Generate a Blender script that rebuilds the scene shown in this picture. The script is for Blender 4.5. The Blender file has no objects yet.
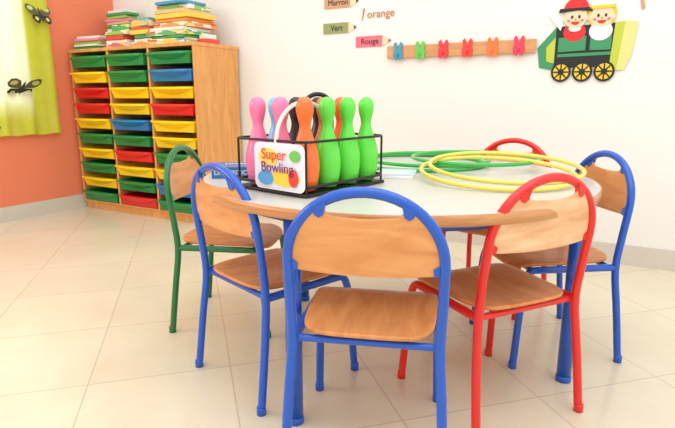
import bpy, bmesh, math, random
from mathutils import Vector, Matrix
random.seed(4)
scene=bpy.context.scene
try:
    scene.view_settings.view_transform='Standard'
except Exception: pass
COL=scene.collection

def lin(c):
    return tuple(((x/255)/12.92 if x/255<=0.04045 else ((x/255+0.055)/1.055)**2.4) for x in c)+(1,)
def mat(name,rgb,rough=.5,coat=0,spec=.5,noise=0,nscale=8):
    m=bpy.data.materials.new(name); m.use_nodes=True
    nt=m.node_tree; b=nt.nodes['Principled BSDF']
    b.inputs['Base Color'].default_value=lin(rgb)
    b.inputs['Roughness'].default_value=rough
    b.inputs['Coat Weight'].default_value=coat
    b.inputs['Specular IOR Level'].default_value=spec
    if noise:
        tc=nt.nodes.new('ShaderNodeTexCoord'); n=nt.nodes.new('ShaderNodeTexNoise')
        n.inputs['Scale'].default_value=nscale; n.inputs['Detail'].default_value=4
        nt.links.new(tc.outputs['Object'],n.inputs['Vector'])
        r=nt.nodes.new('ShaderNodeValToRGB')
        c=lin(rgb); r.color_ramp.elements[0].color=tuple(x*(1-noise) for x in c[:3])+(1,)
        r.color_ramp.elements[1].color=tuple(min(1,x*(1+noise)) for x in c[:3])+(1,)
        nt.links.new(n.outputs['Fac'],r.inputs['Fac']); nt.links.new(r.outputs['Color'],b.inputs['Base Color'])
    return m
def woodmat(name,c1,c2,scale=(3,22,3),rough=.35,coat=.3):
    m=bpy.data.materials.new(name); m.use_nodes=True
    nt=m.node_tree; b=nt.nodes['Principled BSDF']
    tc=nt.nodes.new('ShaderNodeTexCoord'); mp=nt.nodes.new('ShaderNodeMapping'); oi=nt.nodes.new('ShaderNodeObjectInfo')
    mp.inputs['Scale'].default_value=scale
    nt.links.new(tc.outputs['Object'],mp.inputs['Vector'])
    ml=nt.nodes.new('ShaderNodeMath'); ml.operation='MULTIPLY'; ml.inputs[1].default_value=9
    nt.links.new(oi.outputs['Random'],ml.inputs[0])
    cb=nt.nodes.new('ShaderNodeCombineXYZ'); nt.links.new(ml.outputs[0],cb.inputs[0]); nt.links.new(ml.outputs[0],cb.inputs[1])
    nt.links.new(cb.outputs[0],mp.inputs['Location'])
    n=nt.nodes.new('ShaderNodeTexNoise'); n.inputs['Scale'].default_value=2.2; n.inputs['Detail'].default_value=6; n.inputs['Distortion'].default_value=1.2
    nt.links.new(mp.outputs['Vector'],n.inputs['Vector'])
    r=nt.nodes.new('ShaderNodeValToRGB'); r.color_ramp.elements[0].position=.32; r.color_ramp.elements[1].position=.68
    r.color_ramp.elements[0].color=lin(c1); r.color_ramp.elements[1].color=lin(c2)
    nt.links.new(n.outputs['Fac'],r.inputs['Fac']); nt.links.new(r.outputs['Color'],b.inputs['Base Color'])
    b.inputs['Roughness'].default_value=rough; b.inputs['Coat Weight'].default_value=coat; b.inputs['Coat Roughness'].default_value=.15
    return m

M={}
M['blue']=mat('enamel_blue',(12,86,192),.28,.3)
M['red']=mat('enamel_red',(226,30,26),.28,.3)
M['green']=mat('enamel_green',(10,112,52),.28,.3)
M['seatwood']=woodmat('beech_varnish',(202,126,66),(226,156,92),scale=(10,2.2,3),rough=.42,coat=.08)
M['panelwood']=woodmat('beech_panel',(214,142,80),(234,168,106),scale=(2.5,3,12),rough=.42,coat=.08)
M['lightpanel']=woodmat('beech_pale',(226,166,116),(246,204,160),scale=(3,3,12),rough=.42,coat=.08)
M['shelfwood']=woodmat('shelf_pine',(214,148,78),(232,170,100),scale=(8,8,1.5),rough=.5,coat=0)
M['edge']=woodmat('table_edge_wood',(186,122,68),(210,150,92),scale=(3,3,40))
M['laminate']=mat('table_laminate',(206,205,198),.3,.05,noise=.03,nscale=30)
M['white']=mat('white_plastic',(245,245,242),.5)
M['black']=mat('black_plastic',(20,20,22),.4)
M['dark']=mat('shelf_inside_dark',(70,44,26),.8)

# ---------- helpers
def empty(name,loc=(0,0,0),rz=0):
    e=bpy.data.objects.new(name,None); e.location=loc; e.rotation_euler=(0,0,rz); e.empty_display_size=.1
    COL.objects.link(e); return e
def addobj(name,me,m,parent=None,loc=(0,0,0),rot=(0,0,0),smooth=False):
    o=bpy.data.objects.new(name,me); COL.objects.link(o)
    if m is not None and not me.materials: me.materials.append(m)
    o.location=loc; o.rotation_euler=rot
    if parent: o.parent=parent
    if smooth:
        for p in me.polygons: p.use_smooth=True
    return o
def boxmesh(name,size,bev=0,seg=2):
    bm=bmesh.new(); bmesh.ops.create_cube(bm,size=1)
    bmesh.ops.scale(bm,vec=size,verts=bm.verts)
    if bev: bmesh.ops.bevel(bm,geom=bm.edges[:],offset=bev,segments=seg,profile=.6,affect='EDGES')
    me=bpy.data.meshes.new(name); bm.to_mesh(me); bm.free(); return me
def box(name,size,loc,m,parent=None,rot=(0,0,0),bev=0):
    return addobj(name,boxmesh(name,size,bev),m,parent,loc,rot)
def rounded(pts,r,closed=False,seg=6):
    out=[]; P=[Vector(p) for p in pts]; n=len(P)
    for i in range(n):
        if not closed and i in(0,n-1): out.append(P[i]); continue
        a=P[i-1];b=P[i];c=P[(i+1)%n]
        rr=min(r,(a-b).length*.48,(c-b).length*.48)
        s=b+(a-b).normalized()*rr; e=b+(c-b).normalized()*rr
        for k in range(seg+1):
            t=k/seg; out.append((1-t)**2*s+2*t*(1-t)*b+t*t*e)
    return out
def tubemesh(name,pts,r,closed=False,res=4):
    cu=bpy.data.curves.new(name,'CURVE'); cu.dimensions='3D'; cu.bevel_depth=r; cu.bevel_resolution=res; cu.use_fill_caps=True
    sp=cu.splines.new('POLY'); sp.points.add(len(pts)-1)
    for i,p in enumerate(pts): sp.points[i].co=(*p,1)
    sp.use_cyclic_u=closed
    o=bpy.data.objects.new('tmp',cu); COL.objects.link(o)
    dg=bpy.context.evaluated_depsgraph_get(); me=bpy.data.meshes.new_from_object(o.evaluated_get(dg)); me.name=name
    bpy.data.objects.remove(o)
    for p in me.polygons: p.use_smooth=True
    return me
def tube(name,pts,r,m,parent=None,closed=False,loc=(0,0,0),rot=(0,0,0)):
    return addobj(name,tubemesh(name,pts,r,closed),m,parent,loc,rot)
def joinmesh(name,parts):
    bm=bmesh.new()
    for me,mx in parts:
        t=me.copy(); t.transform(mx); bm.from_mesh(t); bpy.data.meshes.remove(t)
    me=bpy.data.meshes.new(name); bm.to_mesh(me); bm.free(); return me
def lathe(name,prof,seg=28):
    bm=bmesh.new(); rings=[]
    for r,z in prof:
        rings.append([bm.verts.new((r*math.cos(2*math.pi*k/seg),r*math.sin(2*math.pi*k/seg),z)) for k in range(seg)])
    for a,b in zip(rings,rings[1:]):
        for k in range(seg): bm.faces.new((a[k],a[(k+1)%seg],b[(k+1)%seg],b[k]))
    bm.faces.new(rings[0][::-1]); bm.faces.new(rings[-1])
    me=bpy.data.meshes.new(name); bm.to_mesh(me); bm.free()
    for p in me.polygons: p.use_smooth=len(p.vertices)==4
    return me
def text(name,body,size,m,parent,loc,rot,ext=.0005,align='CENTER'):
    cu=bpy.data.curves.new(name,'FONT'); cu.body=body; cu.size=size; cu.extrude=ext; cu.align_x=align; cu.align_y='CENTER'
    o=bpy.data.objects.new('tmp',cu); COL.objects.link(o)
    dg=bpy.context.evaluated_depsgraph_get(); me=bpy.data.meshes.new_from_object(o.evaluated_get(dg))
    bpy.data.objects.remove(o)
    return addobj(name,me,m,parent,loc,rot)
def plate(name,pts,m,parent,y=-.002,th=.0015):
    """flat cut-out in the x-z plane facing -y"""
    bm=bmesh.new()
    f=[bm.verts.new((p[0],y,p[1])) for p in pts]; g=[bm.verts.new((p[0],y+th,p[1])) for p in pts]
    bm.faces.new(f); bm.faces.new(g[::-1]); n=len(pts)
    for i in range(n): bm.faces.new((f[i],g[i],g[(i+1)%n],f[(i+1)%n]))
    bmesh.ops.recalc_face_normals(bm,faces=bm.faces[:])
    me=bpy.data.meshes.new(name); bm.to_mesh(me); bm.free()
    return addobj(name,me,m,parent)
def ell(cx,cz,a,b,n=24,a0=0,a1=360):
    k=n if abs(a1-a0)>=360 else n+1
    return [(cx+a*math.cos(math.radians(a0+(a1-a0)*i/n)),cz+b*math.sin(math.radians(a0+(a1-a0)*i/n))) for i in range(k)]

# ---------- room frame: s along back wall (right), d distance out of back wall
P0=Vector((-.651,3.642,0)); w=Vector((.871,-.4916,0)).normalized(); nn=Vector((.4916,.871,0)).normalized()
RZ=math.atan2(w.y,w.x)
def R(s,d,z=0): 
    v=P0+w*s-nn*d; v.z=z; return v
SL=-1.21
WH=2.7
# floor
def floor_mat():
    m=bpy.data.materials.new('floor_tiles'); m.use_nodes=True; nt=m.node_tree; b=nt.nodes['Principled BSDF']
    tc=nt.nodes.new('ShaderNodeTexCoord'); mp=nt.nodes.new('ShaderNodeMapping')
    mp.inputs['Rotation'].default_value=(0,0,math.radians(45)); mp.inputs['Location'].default_value=(.1,.17,0)
    nt.links.new(tc.outputs['Object'],mp.inputs['Vector'])
    br=nt.nodes.new('ShaderNodeTexBrick'); br.offset=0; br.squash=1
    br.inputs['Scale'].default_value=1; br.inputs['Brick Width'].default_value=.40; br.inputs['Row Height'].default_value=.40
    br.inputs['Mortar Size'].default_value=.0028; br.inputs['Mortar Smooth'].default_value=.4
    br.inputs['Color1'].default_value=lin((228,219,194)); br.inputs['Color2'].default_value=lin((232,224,200)); br.inputs['Mortar'].default_value=lin((206,197,176))
    nt.links.new(mp.outputs['Vector'],br.inputs['Vector'])
    n=nt.nodes.new('ShaderNodeTexNoise'); n.inputs['Scale'].default_value=2.5; n.inputs['Detail'].default_value=7; n.inputs['Roughness'].default_value=.65
    nt.links.new(mp.outputs['Vector'],n.inputs['Vector'])
    r=nt.nodes.new('ShaderNodeValToRGB'); r.color_ramp.elements[0].position=.3; r.color_ramp.elements[1].position=.7
    r.color_ramp.elements[0].color=(.87,.85,.8,1); r.color_ramp.elements[1].color=(1,1,1,1)
    nt.links.new(n.outputs['Fac'],r.inputs['Fac'])
    mx=nt.nodes.new('ShaderNodeMix'); mx.data_type='RGBA'; mx.blend_type='MULTIPLY'; mx.inputs[0].default_value=.8
    nt.links.new(br.outputs['Color'],mx.inputs[6]); nt.links.new(r.outputs['Color'],mx.inputs[7]); nt.links.new(mx.outputs[2],b.inputs['Base Color'])
    b.inputs['Roughness'].default_value=.2
    return m
fm=floor_mat()
box('floor',(7.2,6.2,.1),R(SL+3.6,3.1,-.05),fm,rot=(0,0,RZ))
wallw=mat('plaster_white',(240,239,235),.75,noise=.015,nscale=3)
wallc=mat('plaster_coral',(240,134,98),.7,noise=.03,nscale=3)
box('wall_back',(7.2+.2,.1,WH),R(SL+3.5,-.05,WH/2),wallw,rot=(0,0,RZ))
wl=empty('wall_left',R(SL,0,0),RZ)
def lw(name,d0,d1,z0,z1):
    box(name,(.1,d1-d0,z1-z0),(-.05,-(d0+d1)/2,(z0+z1)/2),wallc,wl)
W0,W1,Z0,Z1=.72,1.75,.72,2.05
lw('wall_piece_a',0,W0,0,WH); lw('wall_piece_b',W1,6.2,0,WH); lw('wall_piece_c',W0,W1,0,Z0); lw('wall_piece_d',W0,W1,Z1,WH)
win=empty('window_1',R(SL,0,0),RZ)
for nm,d0,d1,z0,z1 in (('sill',W0,W1,Z0,Z0+.05),('head',W0,W1,Z1-.05,Z1),('jamb_a',W0,W0+.05,Z0+.05,Z1-.05),('jamb_b',W1-.05,W1,Z0+.05,Z1-.05),('mullion',(W0+W1)/2-.025,(W0+W1)/2+.025,Z0+.05,Z1-.05)):
    box('frame_'+nm,(.06,d1-d0,z1-z0),(-.06,-(d0+d1)/2,(z0+z1)/2),M['white'],win,bev=.004)
bbm=mat('skirting_tile',(212,206,194),.3,noise=.03)
box('baseboard_back',(5.99,.014,.1),R(SL+3.0,.007,.05),bbm,rot=(0,0,RZ))
box('baseboard_left',(.014,6.0,.1),R(SL+.007,3.04,.05),bbm,rot=(0,0,RZ))

# ---------- curtain
def curtain_mat():
    m=bpy.data.materials.new('curtain_fabric'); m.use_nodes=True; nt=m.node_tree; b=nt.nodes['Principled BSDF']; out=nt.nodes['Material Output']
    tc=nt.nodes.new('ShaderNodeTexCoord'); sx=nt.nodes.new('ShaderNodeSeparateXYZ'); nt.links.new(tc.outputs['Object'],sx.inputs[0])
    def ramp(src,a,bb):
        q=nt.nodes.new('ShaderNodeMapRange'); q.inputs[1].default_value=a; q.inputs[2].default_value=bb; nt.links.new(src,q.inputs[0]); return q.outputs[0]
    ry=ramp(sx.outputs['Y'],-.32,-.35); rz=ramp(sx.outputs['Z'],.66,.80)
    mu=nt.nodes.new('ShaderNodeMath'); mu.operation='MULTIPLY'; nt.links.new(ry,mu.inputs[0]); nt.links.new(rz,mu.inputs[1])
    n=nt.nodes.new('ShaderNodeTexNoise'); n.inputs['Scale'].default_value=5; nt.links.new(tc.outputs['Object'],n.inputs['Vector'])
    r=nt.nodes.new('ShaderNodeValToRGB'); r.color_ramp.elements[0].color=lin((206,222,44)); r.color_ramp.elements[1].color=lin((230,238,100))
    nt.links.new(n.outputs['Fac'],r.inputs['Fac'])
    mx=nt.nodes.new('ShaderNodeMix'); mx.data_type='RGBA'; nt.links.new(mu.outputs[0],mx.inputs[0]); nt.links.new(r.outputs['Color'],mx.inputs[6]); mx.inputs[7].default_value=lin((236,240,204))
    nt.links.new(mx.outputs[2],b.inputs['Base Color']); b.inputs['Roughness'].default_value=.9
    tr=nt.nodes.new('ShaderNodeBsdfTranslucent'); nt.links.new(mx.outputs[2],tr.inputs['Color'])
    ms=nt.nodes.new('ShaderNodeMixShader'); ms.inputs[0].default_value=.3
    nt.links.new(b.outputs[0],ms.inputs[1]); nt.links.new(tr.outputs[0],ms.inputs[2]); nt.links.new(ms.outputs[0],out.inputs['Surface'])
    return m
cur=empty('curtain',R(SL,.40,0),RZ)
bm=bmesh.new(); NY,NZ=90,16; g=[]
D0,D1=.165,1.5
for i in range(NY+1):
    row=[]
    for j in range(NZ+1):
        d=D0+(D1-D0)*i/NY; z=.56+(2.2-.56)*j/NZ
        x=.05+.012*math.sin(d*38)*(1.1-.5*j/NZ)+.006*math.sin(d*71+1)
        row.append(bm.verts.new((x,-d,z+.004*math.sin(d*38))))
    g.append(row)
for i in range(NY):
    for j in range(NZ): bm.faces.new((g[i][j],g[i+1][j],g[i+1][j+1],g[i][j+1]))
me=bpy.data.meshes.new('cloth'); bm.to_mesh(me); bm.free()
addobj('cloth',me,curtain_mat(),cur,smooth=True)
tube('rod',[(.05,-.12,2.2),(.05,-1.6,2.2)],.012,M['white'],cur)
bd=mat('butterfly_dark',(92,96,70),.8); by=mat('butterfly_yellow',(206,204,130),.8); bk_=mat('butterfly_body',(50,50,38),.8)
def butterfly(d,z,s,ang):
    e=bpy.data.objects.new('butterfly_print',None); COL.objects.link(e); e.parent=cur; e.location=(.078,-d,z); e.rotation_euler=(ang,0,math.radians(90))
    for sg in(-1,1):
        plate('upper_wing',[(0,0),(sg*.02*s,.05*s),(sg*.045*s,.064*s),(sg*.063*s,.06*s),(sg*.07*s,.035*s),(sg*.06*s,.015*s),(sg*.045*s,.005*s)],bd,e)
        plate('lower_wing',[(0,0),(sg*.045*s,.0),(sg*.052*s,-.02*s),(sg*.045*s,-.045*s),(sg*.025*s,-.055*s),(sg*.008*s,-.03*s)],bk_,e)
        plate('wing_spot',ell(sg*.045*s,.038*s,.016*s,.014*s,10),by,e,y=-.004)
        plate('wing_spot_low',ell(sg*.030*s,-.025*s,.010*s,.012*s,10),by,e,y=-.004)
    plate('body',ell(0,0,.006*s,.045*s,12),bk_,e,y=-.004)
butterfly(.42,.86,1.55,.9); butterfly(.235,1.33,1.2,-.5); butterfly(.62,.60,.5,.5); butterfly(.8,1.1,1.1,.3)

# ---------- storage unit
su=empty('tray_storage_unit',R(-1.19,.42,0),RZ)
SW,SD,SH=1.19,.40,1.13
T=.018
for i in range(4):
    x=T/2+i*(SW-T)/3
    box('upright_%d'%i,(T,SD,SH-.02-.05),(x,SD/2,.05+(SH-.07)/2),M['shelfwood'],su,bev=.002)
box('top_board',(SW+.01,SD+.01,.022),(SW/2,SD/2,SH-.011),M['shelfwood'],su,bev=.004)
box('plinth',(SW,SD-.02,.05),(SW/2,SD/2+.01,.025),M['shelfwood'],su,bev=.002)
box('bottom_board',(SW-2*T,SD-.01,.012),(SW/2,SD/2,.056),M['shelfwood'],su)
box('back_panel',(SW-2*T,.008,SH-.09),(SW/2,SD-.008,SH/2),M['dark'],su)
tc={'g':mat('tray_green',(20,140,70),.35),'y':mat('tray_yellow',(252,212,24),.35),'r':mat('tray_red',(228,36,40),.35),'b':mat('tray_blue',(28,124,190),.35)}
def traymesh(wd,dp,h):
    bm=bmesh.new()
    def ring(x,y0,y1,z): return [bm.verts.new(v) for v in((-x,y0,z),(x,y0,z),(x,y1,z),(-x,y1,z))]
    xo=wd/2
    a=ring(xo-.018,.018,dp-.015,0); b=ring(xo-.006,.004,dp-.004,h-.012); c=ring(xo,-.006,dp,h-.012); d=ring(xo,-.006,dp,h); e=ring(xo-.01,.008,dp-.01,h); f=ring(xo-.021,.021,dp-.018,.004)
    L=[a,b,c,d,e,f]
    for p,q in zip(L,L[1:]):
        for k in range(4): bm.faces.new((p[k],p[(k+1)%4],q[(k+1)%4],q[k]))
    bm.faces.new(a[::-1]); bm.faces.new(f)
    n=14; top=[];bot=[];low=[]
    for i in range(n+1):
        t=i/n; x=-xo*.86+2*xo*.86*t; y=-.006-.022*math.sin(math.pi*t)**.6
        top.append(bm.verts.new((x,y,h))); bot.append(bm.verts.new((x,y-.001,h-.014))); low.append(bm.verts.new((x,.006,h-.034*(math.sin(math.pi*t)**.5)-.012)))
    tb=[bm.verts.new((-xo*.86+2*xo*.86*i/n,-.004,h)) for i in range(n+1)]
    for i in range(n):
        bm.faces.new((tb[i],top[i],top[i+1],tb[i+1])); bm.faces.new((top[i],bot[i],bot[i+1],top[i+1])); bm.faces.new((bot[i],low[i],low[i+1],bot[i+1]))
    bmesh.ops.recalc_face_normals(bm,faces=bm.faces[:])
    me=bpy.data.meshes.new('tray'); bm.to_mesh(me); bm.free(); return me
pitch=(SH-.022-.062)/10
cw=(SW-T)/3-T
cols=['gyrrygygyg','ggyybgrygr','gbyryygybg']
base_tray=traymesh(cw-.004,SD-.03,.070)
tm={}
for k in tc:
    q=base_tray.copy(); q.materials.append(tc[k]); tm[k]=q
for c in range(3):
    for r in range(10):
        z=SH-.022-(r+1)*pitch+.004
        x=T+cw/2+c*(SW-T)/3
        out=random.choice([.01,.014,.02,.016,.03])
        o=addobj('tray_%d_%d'%(c,r),tm[cols[c][r]],None,su,(x,-out,z))
        
# ---------- toys and boxes on the unit
cl=[mat('card_%d'%i,c,.45) for i,c in enumerate([(58,160,90),(226,80,66),(245,205,80),(236,234,224),(70,150,200),(236,140,170),(160,200,90),(240,150,60),(110,176,160),(206,80,116),(222,190,140)])]
def printed(i,j):
    m=bpy.data.materials.new('printed_card'); m.use_nodes=True; nt=m.node_tree; b=nt.nodes['Principled BSDF']
    tcn=nt.nodes.new('ShaderNodeTexCoord'); mp=nt.nodes.new('ShaderNodeMapping'); mp.inputs['Scale'].default_value=(18,18,70)
    v=nt.nodes.new('ShaderNodeTexVoronoi'); v.inputs['Scale'].default_value=1; v.distance='CHEBYCHEV'
    nt.links.new(tcn.outputs['Object'],mp.inputs['Vector']); nt.links.new(mp.outputs['Vector'],v.inputs['Vector'])
    sp=nt.nodes.new('ShaderNodeSeparateColor'); nt.links.new(v.outputs['Color'],sp.inputs[0])
    r=nt.nodes.new('ShaderNodeValToRGB'); r.color_ramp.interpolation='CONSTANT'
    r.color_ramp.elements[0].color=lin(i); r.color_ramp.elements[1].color=lin(j); r.color_ramp.elements[1].position=.62
    for pos,cc in((.8,(240,236,224)),(.93,(214,80,70))):
        e=r.color_ramp.elements.new(pos); e.color=lin(cc)
    nt.links.new(sp.outputs[0],r.inputs['Fac']); nt.links.new(r.outputs['Color'],b.inputs['Base Color']); b.inputs['Roughness'].default_value=.35
    return m
pr=[printed((90,174,104),(236,214,110)),printed((238,200,100),(110,184,196)),printed((236,150,90),(244,224,150)),printed((150,196,96),(236,236,220)),printed((214,110,130),(240,206,120))]
bx=empty('board_game_boxes',R(-1.19,.42,SH),RZ)
def stack(x,y,sizes,jit=.012):
    z=0
    for (a,b_,h,m) in sizes:
        box('game_box',(a,b_,h-.002),(x+random.uniform(-jit,jit),y+random.uniform(-jit,jit),z+h/2+.001),m,bx,rot=(0,0,random.uniform(-.09,.09)),bev=.003)
        z+=h
stack(.15,.13,[(.25,.2,.018,cl[0]),(.24,.2,.016,cl[3]),(.25,.2,.02,cl[6]),(.23,.2,.018,cl[5]),(.22,.19,.018,cl[3])])
stack(.21,.31,[(.24,.10,.14,cl[6]),(.23,.1,.02,cl[3]),(.24,.10,.025,cl[0]),(.22,.10,.02,cl[10]),(.24,.10,.02,cl[5]),(.21,.10,.02,cl[6]),(.24,.1,.02,cl[0]),(.20,.09,.02,cl[3])],.006)
stack(.44,.18,[(.22,.27,.03,pr[4]),(.20,.26,.02,cl[3]),(.18,.26,.03,cl[1]),(.20,.25,.025,pr[3]),(.16,.22,.045,pr[0])])
stack(.46,.28,[(.10,.08,.21,cl[10]),(.14,.08,.03,cl[9])],.002)if False else None
stack(.655,.20,[(.17,.26,.03,pr[2]),(.18,.25,.02,cl[3]),(.16,.25,.025,cl[0]),(.17,.25,.03,cl[2]),(.15,.24,.02,cl[1]),(.16,.22,.04,pr[1]),(.13,.2,.02,cl[8])],.015)
stack(.92,.20,[(.33,.27,.035,pr[1]),(.30,.26,.018,cl[0]),(.34,.27,.03,pr[0]),(.29,.25,.02,cl[3]),(.32,.25,.035,pr[2]),(.28,.24,.02,cl[7]),(.30,.24,.03,cl[2]),(.26,.2,.025,cl[10]),(.27,.2,.03,pr[3]),(.25,.2,.02,cl[4])],.02)
stack(1.12,.2,[(.09,.12,.03,cl[1]),(.06,.09,.03,cl[3])],.003)

# ---------- chairs
ZA,AA,BA=.482,.156,.146
def backy(z): return -.135-(z-.33)*.14
def arch_pts():
    L=[(-.168,-.17,.0),(-.163,-.150,.17),(-.153,-.134,.30),(-AA,backy(.40),.40)]
    L=rounded(L,.09)
    A=[]
    for i in range(0,25):
        a=math.pi-math.pi*i/24; z=ZA+BA*math.sin(a); A.append(Vector((AA*math.cos(a),backy(z),z)))
    Rr=[Vector((-p.x,p.y,p.z)) for p in L][::-1]
    return L+A+Rr
def seat_mesh():
    bm=bmesh.new(); NR,NA=8,64; c=None; rings=[]
    def zf(x,y):
        z=-.006*math.exp(-((x/.09)**2+((y+.02)/.09)**2))
        if y>.10: z-=((y-.10)/.05)**2*.010
        if y<-.11: z+=((-y-.11)/.04)**2*.004
        return z
    for r in range(1,NR+1):
        f=r/NR; ring=[]
        for k in range(NA):
            a=2*math.pi*k/NA; n_=4.5
            cx,sy=math.cos(a),math.sin(a)
            m_=(abs(cx)**n_+abs(sy)**n_)**(-1/n_)
            y=.160*sy*m_*f+.010; hw=.148+.008*(y/.15); x=hw*cx*m_*f
            ring.append(bm.verts.new((x,y,.325+zf(x,y))))
        rings.append(ring)
    c=bm.verts.new((0,.010,.325+zf(0,.010)))
    for k in range(NA): bm.faces.new((c,rings[0][k],rings[0][(k+1)%NA]))
    for a,b in zip(rings,rings[1:]):
        for k in range(NA): bm.faces.new((a[k],b[k],b[(k+1)%NA],a[(k+1)%NA]))
    ret=bmesh.ops.extrude_face_region(bm,geom=bm.faces[:])
    vs=[v for v in ret['geom'] if isinstance(v,bmesh.types.BMVert)]
    bmesh.ops.translate(bm,vec=(0,0,-.010),verts=vs)
    bmesh.ops.recalc_face_normals(bm,faces=bm.faces[:])
    me=bpy.data.meshes.new('seat'); bm.to_mesh(me); bm.free(); return me
def panel_mesh():
    bm=bmesh.new(); NX,NZ=60,10; g=[]
    wx=AA-.004
    for i in range(NX+1):
        x=-wx+2*wx*i/NX
        arch=ZA+(BA-.004)*math.sqrt(max(0,1-(x/(AA-.002))**2))
        ax=abs(x); t=min(1,max(0,(ax-.062)/.022)); t=t*t*(3-2*t)
        notch=.581+.016*t - .004*math.cos(min(1,ax/.06)*math.pi/2)*(1-t)
        zt=min(arch,notch); zb=.458+.006*(x/wx)**2
        if ax>wx-.02: zb+=.02-math.sqrt(max(0,.02**2-(ax-wx+.02)**2))
        zt=max(zt,zb+.004)
        row=[]
        for j in range(NZ+1):
            z=zb+(zt-zb)*j/NZ
            y=backy(z)-.014*(1-(x/wx)**2)
            row.append(bm.verts.new((x,y,z)))
        g.append(row)
    for i in range(NX):
        for j in range(NZ): bm.faces.new((g[i][j],g[i+1][j],g[i+1][j+1],g[i][j+1]))
    ret=bmesh.ops.extrude_face_region(bm,geom=bm.faces[:])
    vs=[v for v in ret['geom'] if isinstance(v,bmesh.types.BMVert)]
    bmesh.ops.translate(bm,vec=(0,.008,0),verts=vs)
    bmesh.ops.recalc_face_normals(bm,faces=bm.faces[:])
    me=bpy.data.meshes.new('backrest'); bm.to_mesh(me); bm.free(); return me
TR=.0108
frame_arch=tubemesh('frame_arch',arch_pts(),TR)
sideL=lambda sg: rounded([(sg*.152,-.136,.303),(sg*.150,.135,.303),(sg*.153,.150,.26),(sg*.162,.170,0)],.07)
side1=tubemesh('side',sideL(1),TR); side2=tubemesh('side',sideL(-1),TR)
cross1=tubemesh('cr',[(-.15,.12,.300),(.15,.12,.300)],.008); cross2=tubemesh('cr',[(-.15,-.125,.300),(.15,-.125,.300)],.008)
I4=Matrix.Identity(4)
under=joinmesh('under_frame',[(side1,I4),(side2,I4),(cross1,I4),(cross2,I4)])
for p in under.polygons: p.use_smooth=True
def tabs():
    bm=bmesh.new()
    for sg in(-1,1):
        for q in (((.070,.612),(.100,.596),(.094,.582),(.086,.577),(.077,.583)),((.155,.492),(.155,.462),(.136,.463),(.134,.478))):
            f=[];b_=[]
            for x,z in q:
                yb=backy(z)-.014*(1-(x/.152)**2)
                f.append(bm.verts.new((sg*x,yb-.003,z))); b_.append(bm.verts.new((sg*x,yb+.011,z)))
            n=len(q)
            bm.faces.new(f); bm.faces.new(b_[::-1])
            for k in range(n): bm.faces.new((f[k],b_[k],b_[(k+1)%n],f[(k+1)%n]))
    bmesh.ops.recalc_face_normals(bm,faces=bm.faces[:])
    me=bpy.data.meshes.new('brackets'); bm.to_mesh(me); bm.free(); return me
tabm=tabs()
footm=lathe('foot',[(.0122,0),(.0122,.018),(.011,.022)],16)
seatm=seat_mesh(); panm=panel_mesh()
def chair(x,y,deg,col,pw='panelwood',sc=1.0):
    e=empty('child_chair',(x,y,0),math.radians(deg)); e.scale=(sc,)*3
    def inst(nm,me,m,loc=(0,0,0)):
        q=me.copy(); q.materials.clear(); q.materials.append(m); return addobj(nm,q,None,e,loc)
    inst('frame_arch',frame_arch,M[col]); inst('under_frame',under,M[col]); inst('brackets',tabm,M[col])
    s=inst('seat',seatm,M['seatwood']); p=inst('backrest',panm,M[pw])
    for o in(s,p):
        bv=o.modifiers.new('b','BEVEL'); bv.width=.003; bv.segments=2; bv.limit_method='ANGLE'; bv.angle_limit=1.0
        for f in o.data.polygons: f.use_smooth=True
    for i,(fx,fy) in enumerate(((-.168,-.17),(.168,-.17),(-.162,.170),(.162,.170))):
        inst('foot_%d'%i,footm,M[col],(fx,fy,0))
    return e
chair(.080,1.14,-10,'blue')
chair(.406,1.315,25,'red','lightpanel')
chair(-.183,1.455,-48,'blue')
chair(-.385,1.85,-98,'green')
chair(.68,1.64,97,'blue')
chair(.63,2.05,143,'red')

# ---------- table
TX,TY,TRr,TH=.18,1.67,.60,.56
tb=empty('round_table',(TX,TY,0))
addobj('tabletop',lathe('tabletop',[(TRr-.004,TH-.0045),(TRr-.004,TH-.003),(TRr-.004,TH)],96),M['laminate'],tb)
addobj('wood_edge',lathe('wood_edge',[(TRr-.006,TH-.028),(TRr,TH-.025),(TRr+.001,TH-.012),(TRr,TH-.0015),(TRr-.003,TH-.0008)],96),M['edge'],tb)
ring=[(.50*math.cos(2*math.pi*k/64),.50*math.sin(2*math.pi*k/64),TH-.045) for k in range(64)]
tube('apron_ring',ring,.016,M['blue'],tb,closed=True)
for i,(lx,ly) in enumerate(((-.106,1.185),(.655,1.385),(-.135,2.01),(.40,2.12))):
    addobj('leg_%d'%i,lathe('leg',[(.020,.012),(.020,TH-.028)],24),M['blue'],tb,(lx-TX,ly-TY,0))
    addobj('leg_foot_%d'%i,lathe('legfoot',[(.0215,0),(.0215,.014),(.0203,.018)],24),M['blue'],tb,(lx-TX,ly-TY,0))
    v=Vector((lx-TX,ly-TY,0)); a=v.normalized()
    tube('leg_arm_%d'%i,[a*.49+Vector((0,0,TH-.045)),v+Vector((0,0,TH-.045))],.014,M['blue'],tb)

# ---------- hoops
hg=mat('hoop_green',(50,180,70),.3,.3); hy=mat('hoop_yellow',(236,220,96),.3,.3)
hr=.0064
def hoop(x,y,z,r,m,tilt=0):
    pts=[(r*math.cos(2*math.pi*i/72),r*math.sin(2*math.pi*i/72),0) for i in range(72)]
    tube('hula_hoop',pts,hr,m,None,closed=True,loc=(x,y,TH+z),rot=(math.radians(tilt),0,0))
hoop(.30,1.965,hr,.245,hg)
hoop(.335,1.955,hr*3.05,.222,hg)
hoop(.485,1.87,hr*5.1,.215,hg)
hoop(.475,1.56,.0255,.222,hy,4.6)
hoop(.505,1.585,.0385,.222,hy,4.6)

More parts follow.
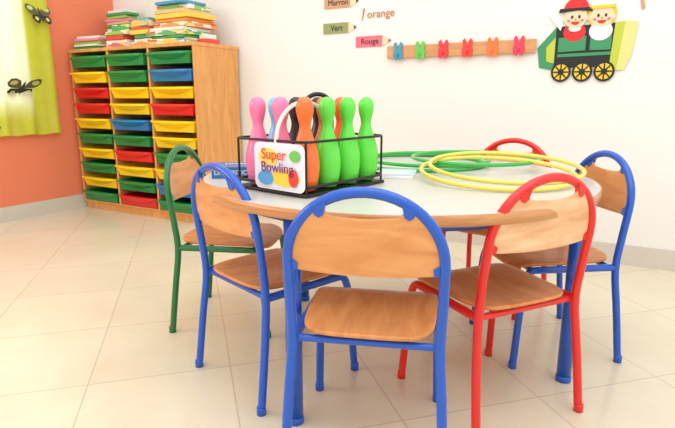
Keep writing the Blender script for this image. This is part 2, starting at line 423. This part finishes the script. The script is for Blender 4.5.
# ---------- bowling set
bs=empty('toy_bowling_set',(-.080,1.31,TH))
pinprof=[(.018,0),(.026,.004),(.031,.03),(.0345,.065),(.033,.095),(.026,.125),(.017,.152),(.0130,.170),(.0135,.182),(.0185,.200),(.0215,.218),(.0205,.234),(.014,.246),(.006,.251)]
pinprof=[(r*1.06,z*.93) for r,z in pinprof]
pc={'o':mat('pin_orange',(250,112,36),.3,.3),'p':mat('pin_pink',(246,124,170),.3,.3),'l':mat('pin_lightblue',(120,190,232),.3,.3),'k':mat('pin_black',(24,24,28),.3,.3),'g':mat('pin_green',(96,222,66),.3,.3)}
pinbase=lathe('pin',pinprof,32)
ld=Vector((-.766,.643,0)); rd=Vector((.643,.766,0)); pt=.083
lay=[(0,0,'o'),(1.02,0,'p'),(2.08,0,'p'),(0,1,'g'),(0,2,'g'),(0,3,'g'),(2.25,.97,'l'),(1.3,.97,'k'),(.95,1.93,'o'),(1.1,3,'o'),(2.0,2.0,'o'),(2.2,3,'k')]
for n_,(i,j,c) in enumerate(lay):
    q=pinbase.copy(); q.materials.append(pc[c])
    o=addobj('pin_%d'%n_,q,None,bs,ld*pt*i+rd*pt*j+Vector((0,0,.010)))
    sb=o.modifiers.new('s','SUBSURF'); sb.levels=1; sb.render_levels=1
IM=2.24
ctr=ld*pt*IM/2+rd*pt*1.5
ang=math.atan2(rd.y,rd.x)
L1=pt*3+.080; L2=pt*IM+.080
box('base_tray',(L1,L2,.009),ctr+Vector((0,0,.0047)),M['black'],bs,rot=(0,0,ang),bev=.003)
def loop(z,r=.0045):
    c=[]
    for sx,sy in((-1,-1),(1,-1),(1,1),(-1,1)):
        c.append(ctr+rd*sx*L1/2+ld*sy*L2/2+Vector((0,0,z)))
    tube('rail',rounded(c,.035,closed=True),r,M['black'],bs,closed=True)
loop(.026,.0042); loop(.136,.0034)
for sx,sy in((-1,-1),(1,-1),(1,1),(-1,1)):
    b0=ctr+rd*sx*(L1/2-.008)+ld*sy*(L2/2-.008)
    tube('post',[b0+Vector((0,0,.006)),b0+Vector((0,0,.136))],.0032,M['black'],bs)
hc_=ctr+ld*(-.55*pt)-rd*.3*pt
hh=[]
for k in range(21):
    a=math.pi*k/20; hh.append(hc_+(rd*.03-ld*.022)*math.cos(a)+Vector((0,0,.215+.035*math.sin(a))))
hh=[hh[0]-Vector((0,0,.2))]+hh+[hh[-1]-Vector((0,0,.2))]
tube('handle',hh,.006,M['black'],bs)
strap=mat('strap_cream',(244,238,226),.6)
sa=ctr-rd*(L1/2)-ld*.030; sp=[sa+Vector((0,0,.13)),sa+rd*.012+Vector((0,0,.185)),sa+rd*.05-ld*.01+Vector((0,0,.225)),sa+rd*.14+Vector((0,0,.230)),sa+rd*.19+Vector((0,0,.19)),sa+rd*.20+Vector((0,0,.02))]
tube('carry_strap',rounded(sp,.05),.0055,strap,bs)
fc=ctr-rd*(L1/2+.007)
lab=bpy.data.objects.new('label_card',None); COL.objects.link(lab); lab.parent=bs; lab.location=fc+Vector((0,0,.072))-ld*.046
lab.rotation_euler=(0,0,math.atan2(-ld.y,-ld.x))
def rr(wd,h,r,n=6):
    out=[]
    for cx,cz,a0 in((wd/2-r,h/2-r,0),(-wd/2+r,h/2-r,90),(-wd/2+r,-h/2+r,180),(wd/2-r,-h/2+r,270)):
        out+=[(cx+r*math.cos(math.radians(a0+90*k/n)),cz+r*math.sin(math.radians(a0+90*k/n))) for k in range(n+1)]
    return out
plate('card',rr(.178,.118,.018),M['white'],lab,y=-.001)
plate('card_border',rr(.168,.108,.016),mat('label_pale',(228,236,246),.4),lab,y=-.0025)
plate('sun_top',ell(-.035,.022,.036,.024),mat('label_sun',(250,225,120),.4),lab,y=-.004)
plate('splash_yellow',ell(.025,-.026,.050,.022),mat('label_yellow',(250,215,70),.4),lab,y=-.004)
plate('splash_blue',ell(-.045,-.030,.028,.018),mat('label_blue',(90,170,225),.4),lab,y=-.0055)
plate('splash_red',ell(.055,-.024,.016,.022),mat('label_red',(235,70,60),.4),lab,y=-.0065)
plate('splash_green',ell(.060,.030,.018,.014),mat('label_green',(110,200,90),.4),lab,y=-.0055)
text('word_1','Super',.038,mat('ink_orange',(226,84,30),.4),lab,(-.012,-.0075,.030),(math.radians(90),0,0))
text('word_2','Bowling',.036,mat('ink_purple',(140,36,120),.4),lab,(0,-.0085,-.002),(math.radians(90),0,0))

# ---------- books and papers on the table
bk=empty('picture_book',(-.290,1.66,TH),math.radians(6))
bcov=mat('book_cover_blue',(44,110,170),.35,.2)
box('pages',(.190,.125,.028),(0,0,.0175),M['white'],bk)
box('cover_top',(.20,.135,.003),(0,0,.0330),bcov,bk); box('cover_bottom',(.20,.135,.003),(0,0,.0017),bcov,bk)
box('spine',(.20,.004,.034),(0,-.067,.0172),bcov,bk)
text('spine_title','LINGUISTIC',.019,M['white'],bk,(-.092,-.0698,.0175),(math.radians(90),0,0),align='LEFT')
text('cover_title','LINGUISTIC',.026,M['white'],bk,(0,0.02,.0349),(0,0,0))
pp=empty('paper_stack',(.185,1.655,TH),math.radians(-12))
box('sheets',(.12,.15,.008),(0,0,.0045),M['white'],pp)
box('magazine',(.115,.14,.003),(.002,.003,.0102),mat('magazine_blue',(190,214,228),.3),pp,rot=(0,0,.05))
box('magazine_picture',(.08,.07,.001),(.0,-.02,.0122),cl[3],pp,rot=(0,0,.05))

# ---------- wall decorations
cs={'tan':mat('paper_tan',(206,160,120),.7),'olive':mat('paper_olive',(150,160,106),.7),'pink':mat('paper_pink',(240,120,140),.7),'dkred':mat('paper_red',(214,40,50),.7),
'ink':mat('ink_dark',(70,60,50),.7),'cream':mat('paper_cream',(240,222,180),.7),'or':mat('ink_or',(196,120,60),.7)}
def deco(name,s,z,off=.003): return empty(name,R(s,off,z),RZ)
def pencil(s,z,L,h,m,tip,word,right=True,wm=None):
    e=deco('pencil_sign',s,z)
    sg=1 if right else -1
    plate('body',[(-L/2,-h/2),(L/2-h*.9,-h/2),(L/2-h*.9,h/2),(-L/2,h/2)] if right else [(-L/2+h*.9,-h/2),(L/2,-h/2),(L/2,h/2),(-L/2+h*.9,h/2)],m,e)
    x=sg*(L/2-h*.9)
    plate('cone',[(x,-h/2),(x+sg*h*.6,-h*.17),(x+sg*h*.6,h*.17),(x,h/2)],cs['cream'],e)
    plate('tip',[(x+sg*h*.6,-h*.17),(x+sg*h*.9,0),(x+sg*h*.6,h*.17)],tip,e)
    text('word',word,h*.75,wm or cs['ink'],e,(-sg*h*.35,-.004,0),(math.radians(90),0,0))
pencil(.775,1.345,.23,.06,cs['tan'],cs['ink'],'Marron')
pencil(.765,1.203,.225,.06,cs['olive'],cs['ink'],'Vert')
pencil(.985,1.118,.225,.06,cs['pink'],cs['dkred'],'Rouge',right=True)
e=deco('lettering_sign',1.02,1.265); text('word','orange',.062,cs['or'],e,(.01,-.002,.0),(math.radians(90),0,math.radians(0)))
plate('small_pencil',[(-.11,-.035),(-.105,-.03),(-.09,.035),(-.10,.035)],cs['or'],e)
cr=deco('coat_hook_rail',1.48,1.052,.012)
railm=woodmat('rail_wood',(198,138,84),(220,164,106),scale=(2,8,14))
box('rail_board',(.80,.018,.066),(0,0,0),railm,cr,bev=.003)
hc=[(50,150,180),(100,200,80),(230,50,60),(238,60,50),(244,120,50),(228,50,90)]
for i,c in enumerate(hc):
    m=mat('rabbit_%d'%i,c,.35,.3); x=-.33+i*.13
    pts=[(-.022,-.045),(-.026,-.01),(-.020,.01),(-.024,.045),(-.014,.058),(-.006,.04),(-.003,.022),(.003,.022),(.006,.04),(.014,.058),(.024,.045),(.020,.01),(.026,-.01),(.022,-.045),(.008,-.05),(0,-.035),(-.008,-.05)]
    o=plate('rabbit_%d'%i,[(a*1.1,b*.9) for a,b in pts],m,cr,y=-.018,th=.010); o.location=(x,0,.0)
    tube('hook_%d'%i,rounded([(x,-.014,-.02),(x,-.028,-.024),(x,-.030,-.012)],.012),.004,m,cr)
# train decal
td=deco('train_wall_decal',2.12,1.045)
def q(*pts): return [((a-590)*.0045,-(b-45)*.0047) for a,b in pts]
def qe(cx,cy,a,b,n=24,a0=0,a1=360): return ell((cx-590)*.0045,-(cy-45)*.0047,a*.0045,b*.0047,n,a0,a1)
tg=mat('decal_green',(60,150,100),.6); tk=mat('decal_black',(28,34,32),.6); ty=mat('decal_yellow',(240,205,50),.6); tlg=mat('decal_lime',(190,205,70),.6)
tsk=mat('decal_skin',(250,214,180),.6); tr_=mat('decal_red',(222,44,44),.6); tw=mat('decal_white',(252,250,244),.6)
plate('pencil_nose',q((556,26),(538,46),(541,66),(556,69)),tg,td)
plate('pencil_wood',q((556,36),(547,46),(548,60),(556,62)),tlg,td,y=-.004)
plate('engine_body',q((556,26),(619,25),(619,66),(556,67)),tk,td,y=-.0035)
plate('window_band',q((559,37),(586,36),(586,50),(559,51)),tg,td,y=-.005)
plate('window_band_b',q((590,36),(610,36),(610,50),(590,50)),tg,td,y=-.005)
plate('stripe',q((559,53),(613,52),(613,55),(559,56)),tg,td,y=-.005)
plate('front_panel',q((612,25),(621,24),(617,70),(610,68)),tlg,td,y=-.006)
plate('front_panel_b',q((621,24),(633,25),(629,58),(624,70),(617,70)),mat('decal_gold',(232,222,140),.6),td,y=-.005)
for i,cx in enumerate((564,585,606)):
    cy=71
    plate('tyre_%d'%i,qe(cx,cy,10,10),tk,td,y=-.007)
    plate('wheel_%d'%i,qe(cx,cy,7.8,7.8),ty,td,y=-.0085)
    for k in range(4):
        a=math.pi*k/4; dx,dy=7.6*math.cos(a),7.6*math.sin(a); nx,ny=-math.sin(a)*.7,math.cos(a)*.7
        plate('spoke',q((cx+dx+nx,cy+dy+ny),(cx-dx+nx,cy-dy+ny),(cx-dx-nx,cy-dy-ny),(cx+dx-nx,cy+dy-ny)),tk,td,y=-.010)
    plate('hub_%d'%i,qe(cx,cy,3,3),tk,td,y=-.0115)
for i,(cx,cy) in enumerate(((574,18),(599,18))):
    if i==1: plate('hair',qe(cx,cy-1,13.5,13),ty,td,y=-.004)
    plate('shoulders_%d'%i,qe(cx,32,11,9),tr_ if i==0 else tw,td,y=-.0055)
    plate('collar_%d'%i,qe(cx,28.5,6,3),tw,td,y=-.0065)
    plate('face_%d'%i,qe(cx,cy,11,10.5),tsk,td,y=-.0075)
    for sg in(-1,1):
        plate('eye',qe(cx+sg*3.5,cy-.5,1.2,1.7,12),tk,td,y=-.009)
        plate('cheek',qe(cx+sg*6.5,cy+3,1.6,1.3,12),cs['pink'],td,y=-.009)
        plate('ear',qe(cx+sg*11,cy+1,2,2.4,12),tsk,td,y=-.0065)
    plate('nose',qe(cx,cy+2,.9,.9,10),cs['or'],td,y=-.009)
    plate('smile',qe(cx,cy+4,4.2,3.2,14,180,360),tr_,td,y=-.009)
plate('cap',qe(574,10,12,11,20,0,180),tr_,td,y=-.010)
plate('cap_brim',q((558,9),(588,9),(590,13),(575,11.5),(557,13)),tk,td,y=-.0115)
plate('bonnet',qe(599,9,11,10,20,0,180),tw,td,y=-.010)
plate('bonnet_band',q((587,8),(611,8),(611,11),(587,11)),ty,td,y=-.0115)
plate('arm',q((562,24),(549,10),(546,13),(560,30)),tw,td,y=-.006)
ab=deco('crayon_sign',2.32,1.225)
plate('crayon_a',[(-.02,.05),(-.008,.05),(.012,-.03),(.004,-.04),(-.004,-.03)],cs['tan'],ab)
plate('crayon_b',[(-.045,.02),(.03,.035),(.03,.05),(-.045,.04)],tr_,ab,y=-.004)

# ---------- camera
cam=bpy.data.cameras.new('camera'); co=bpy.data.objects.new('camera',cam); COL.objects.link(co)
co.location=(0,0,.8); co.rotation_euler=(math.radians(90-12.46),0,0); cam.lens=28; cam.sensor_width=36
scene.camera=co
# ---------- light
wd=bpy.data.worlds.new('world'); scene.world=wd; wd.use_nodes=True
bg=wd.node_tree.nodes['Background']; bg.inputs[0].default_value=(1,.993,.98,1); bg.inputs[1].default_value=1.28
def area(name,loc,target,size,power,col=(1,1,1)):
    l=bpy.data.lights.new(name,'AREA'); l.shape='RECTANGLE'; l.size=size[0]; l.size_y=size[1]; l.energy=power; l.color=col
    o=bpy.data.objects.new(name,l); COL.objects.link(o); o.location=loc
    o.rotation_euler=(Vector(target)-Vector(loc)).to_track_quat('-Z','Y').to_euler()
area('left_fill',R(SL+.1,3.2,1.5),R(SL+2.5,2.3,.3),(1.6,1.4),36,(1,.995,.985))  # added soft fill beside the left wall, where there is no window opening
area('overhead_fill',(.3,.8,2.6),(.3,1.6,0),(2.4,2.4),26,(1,.99,.97))  # added fill panel above the table
area('sky_outside_window',R(SL-.8,1.15,1.5),R(SL,1.15,1.3),(1.4,1.6),24)
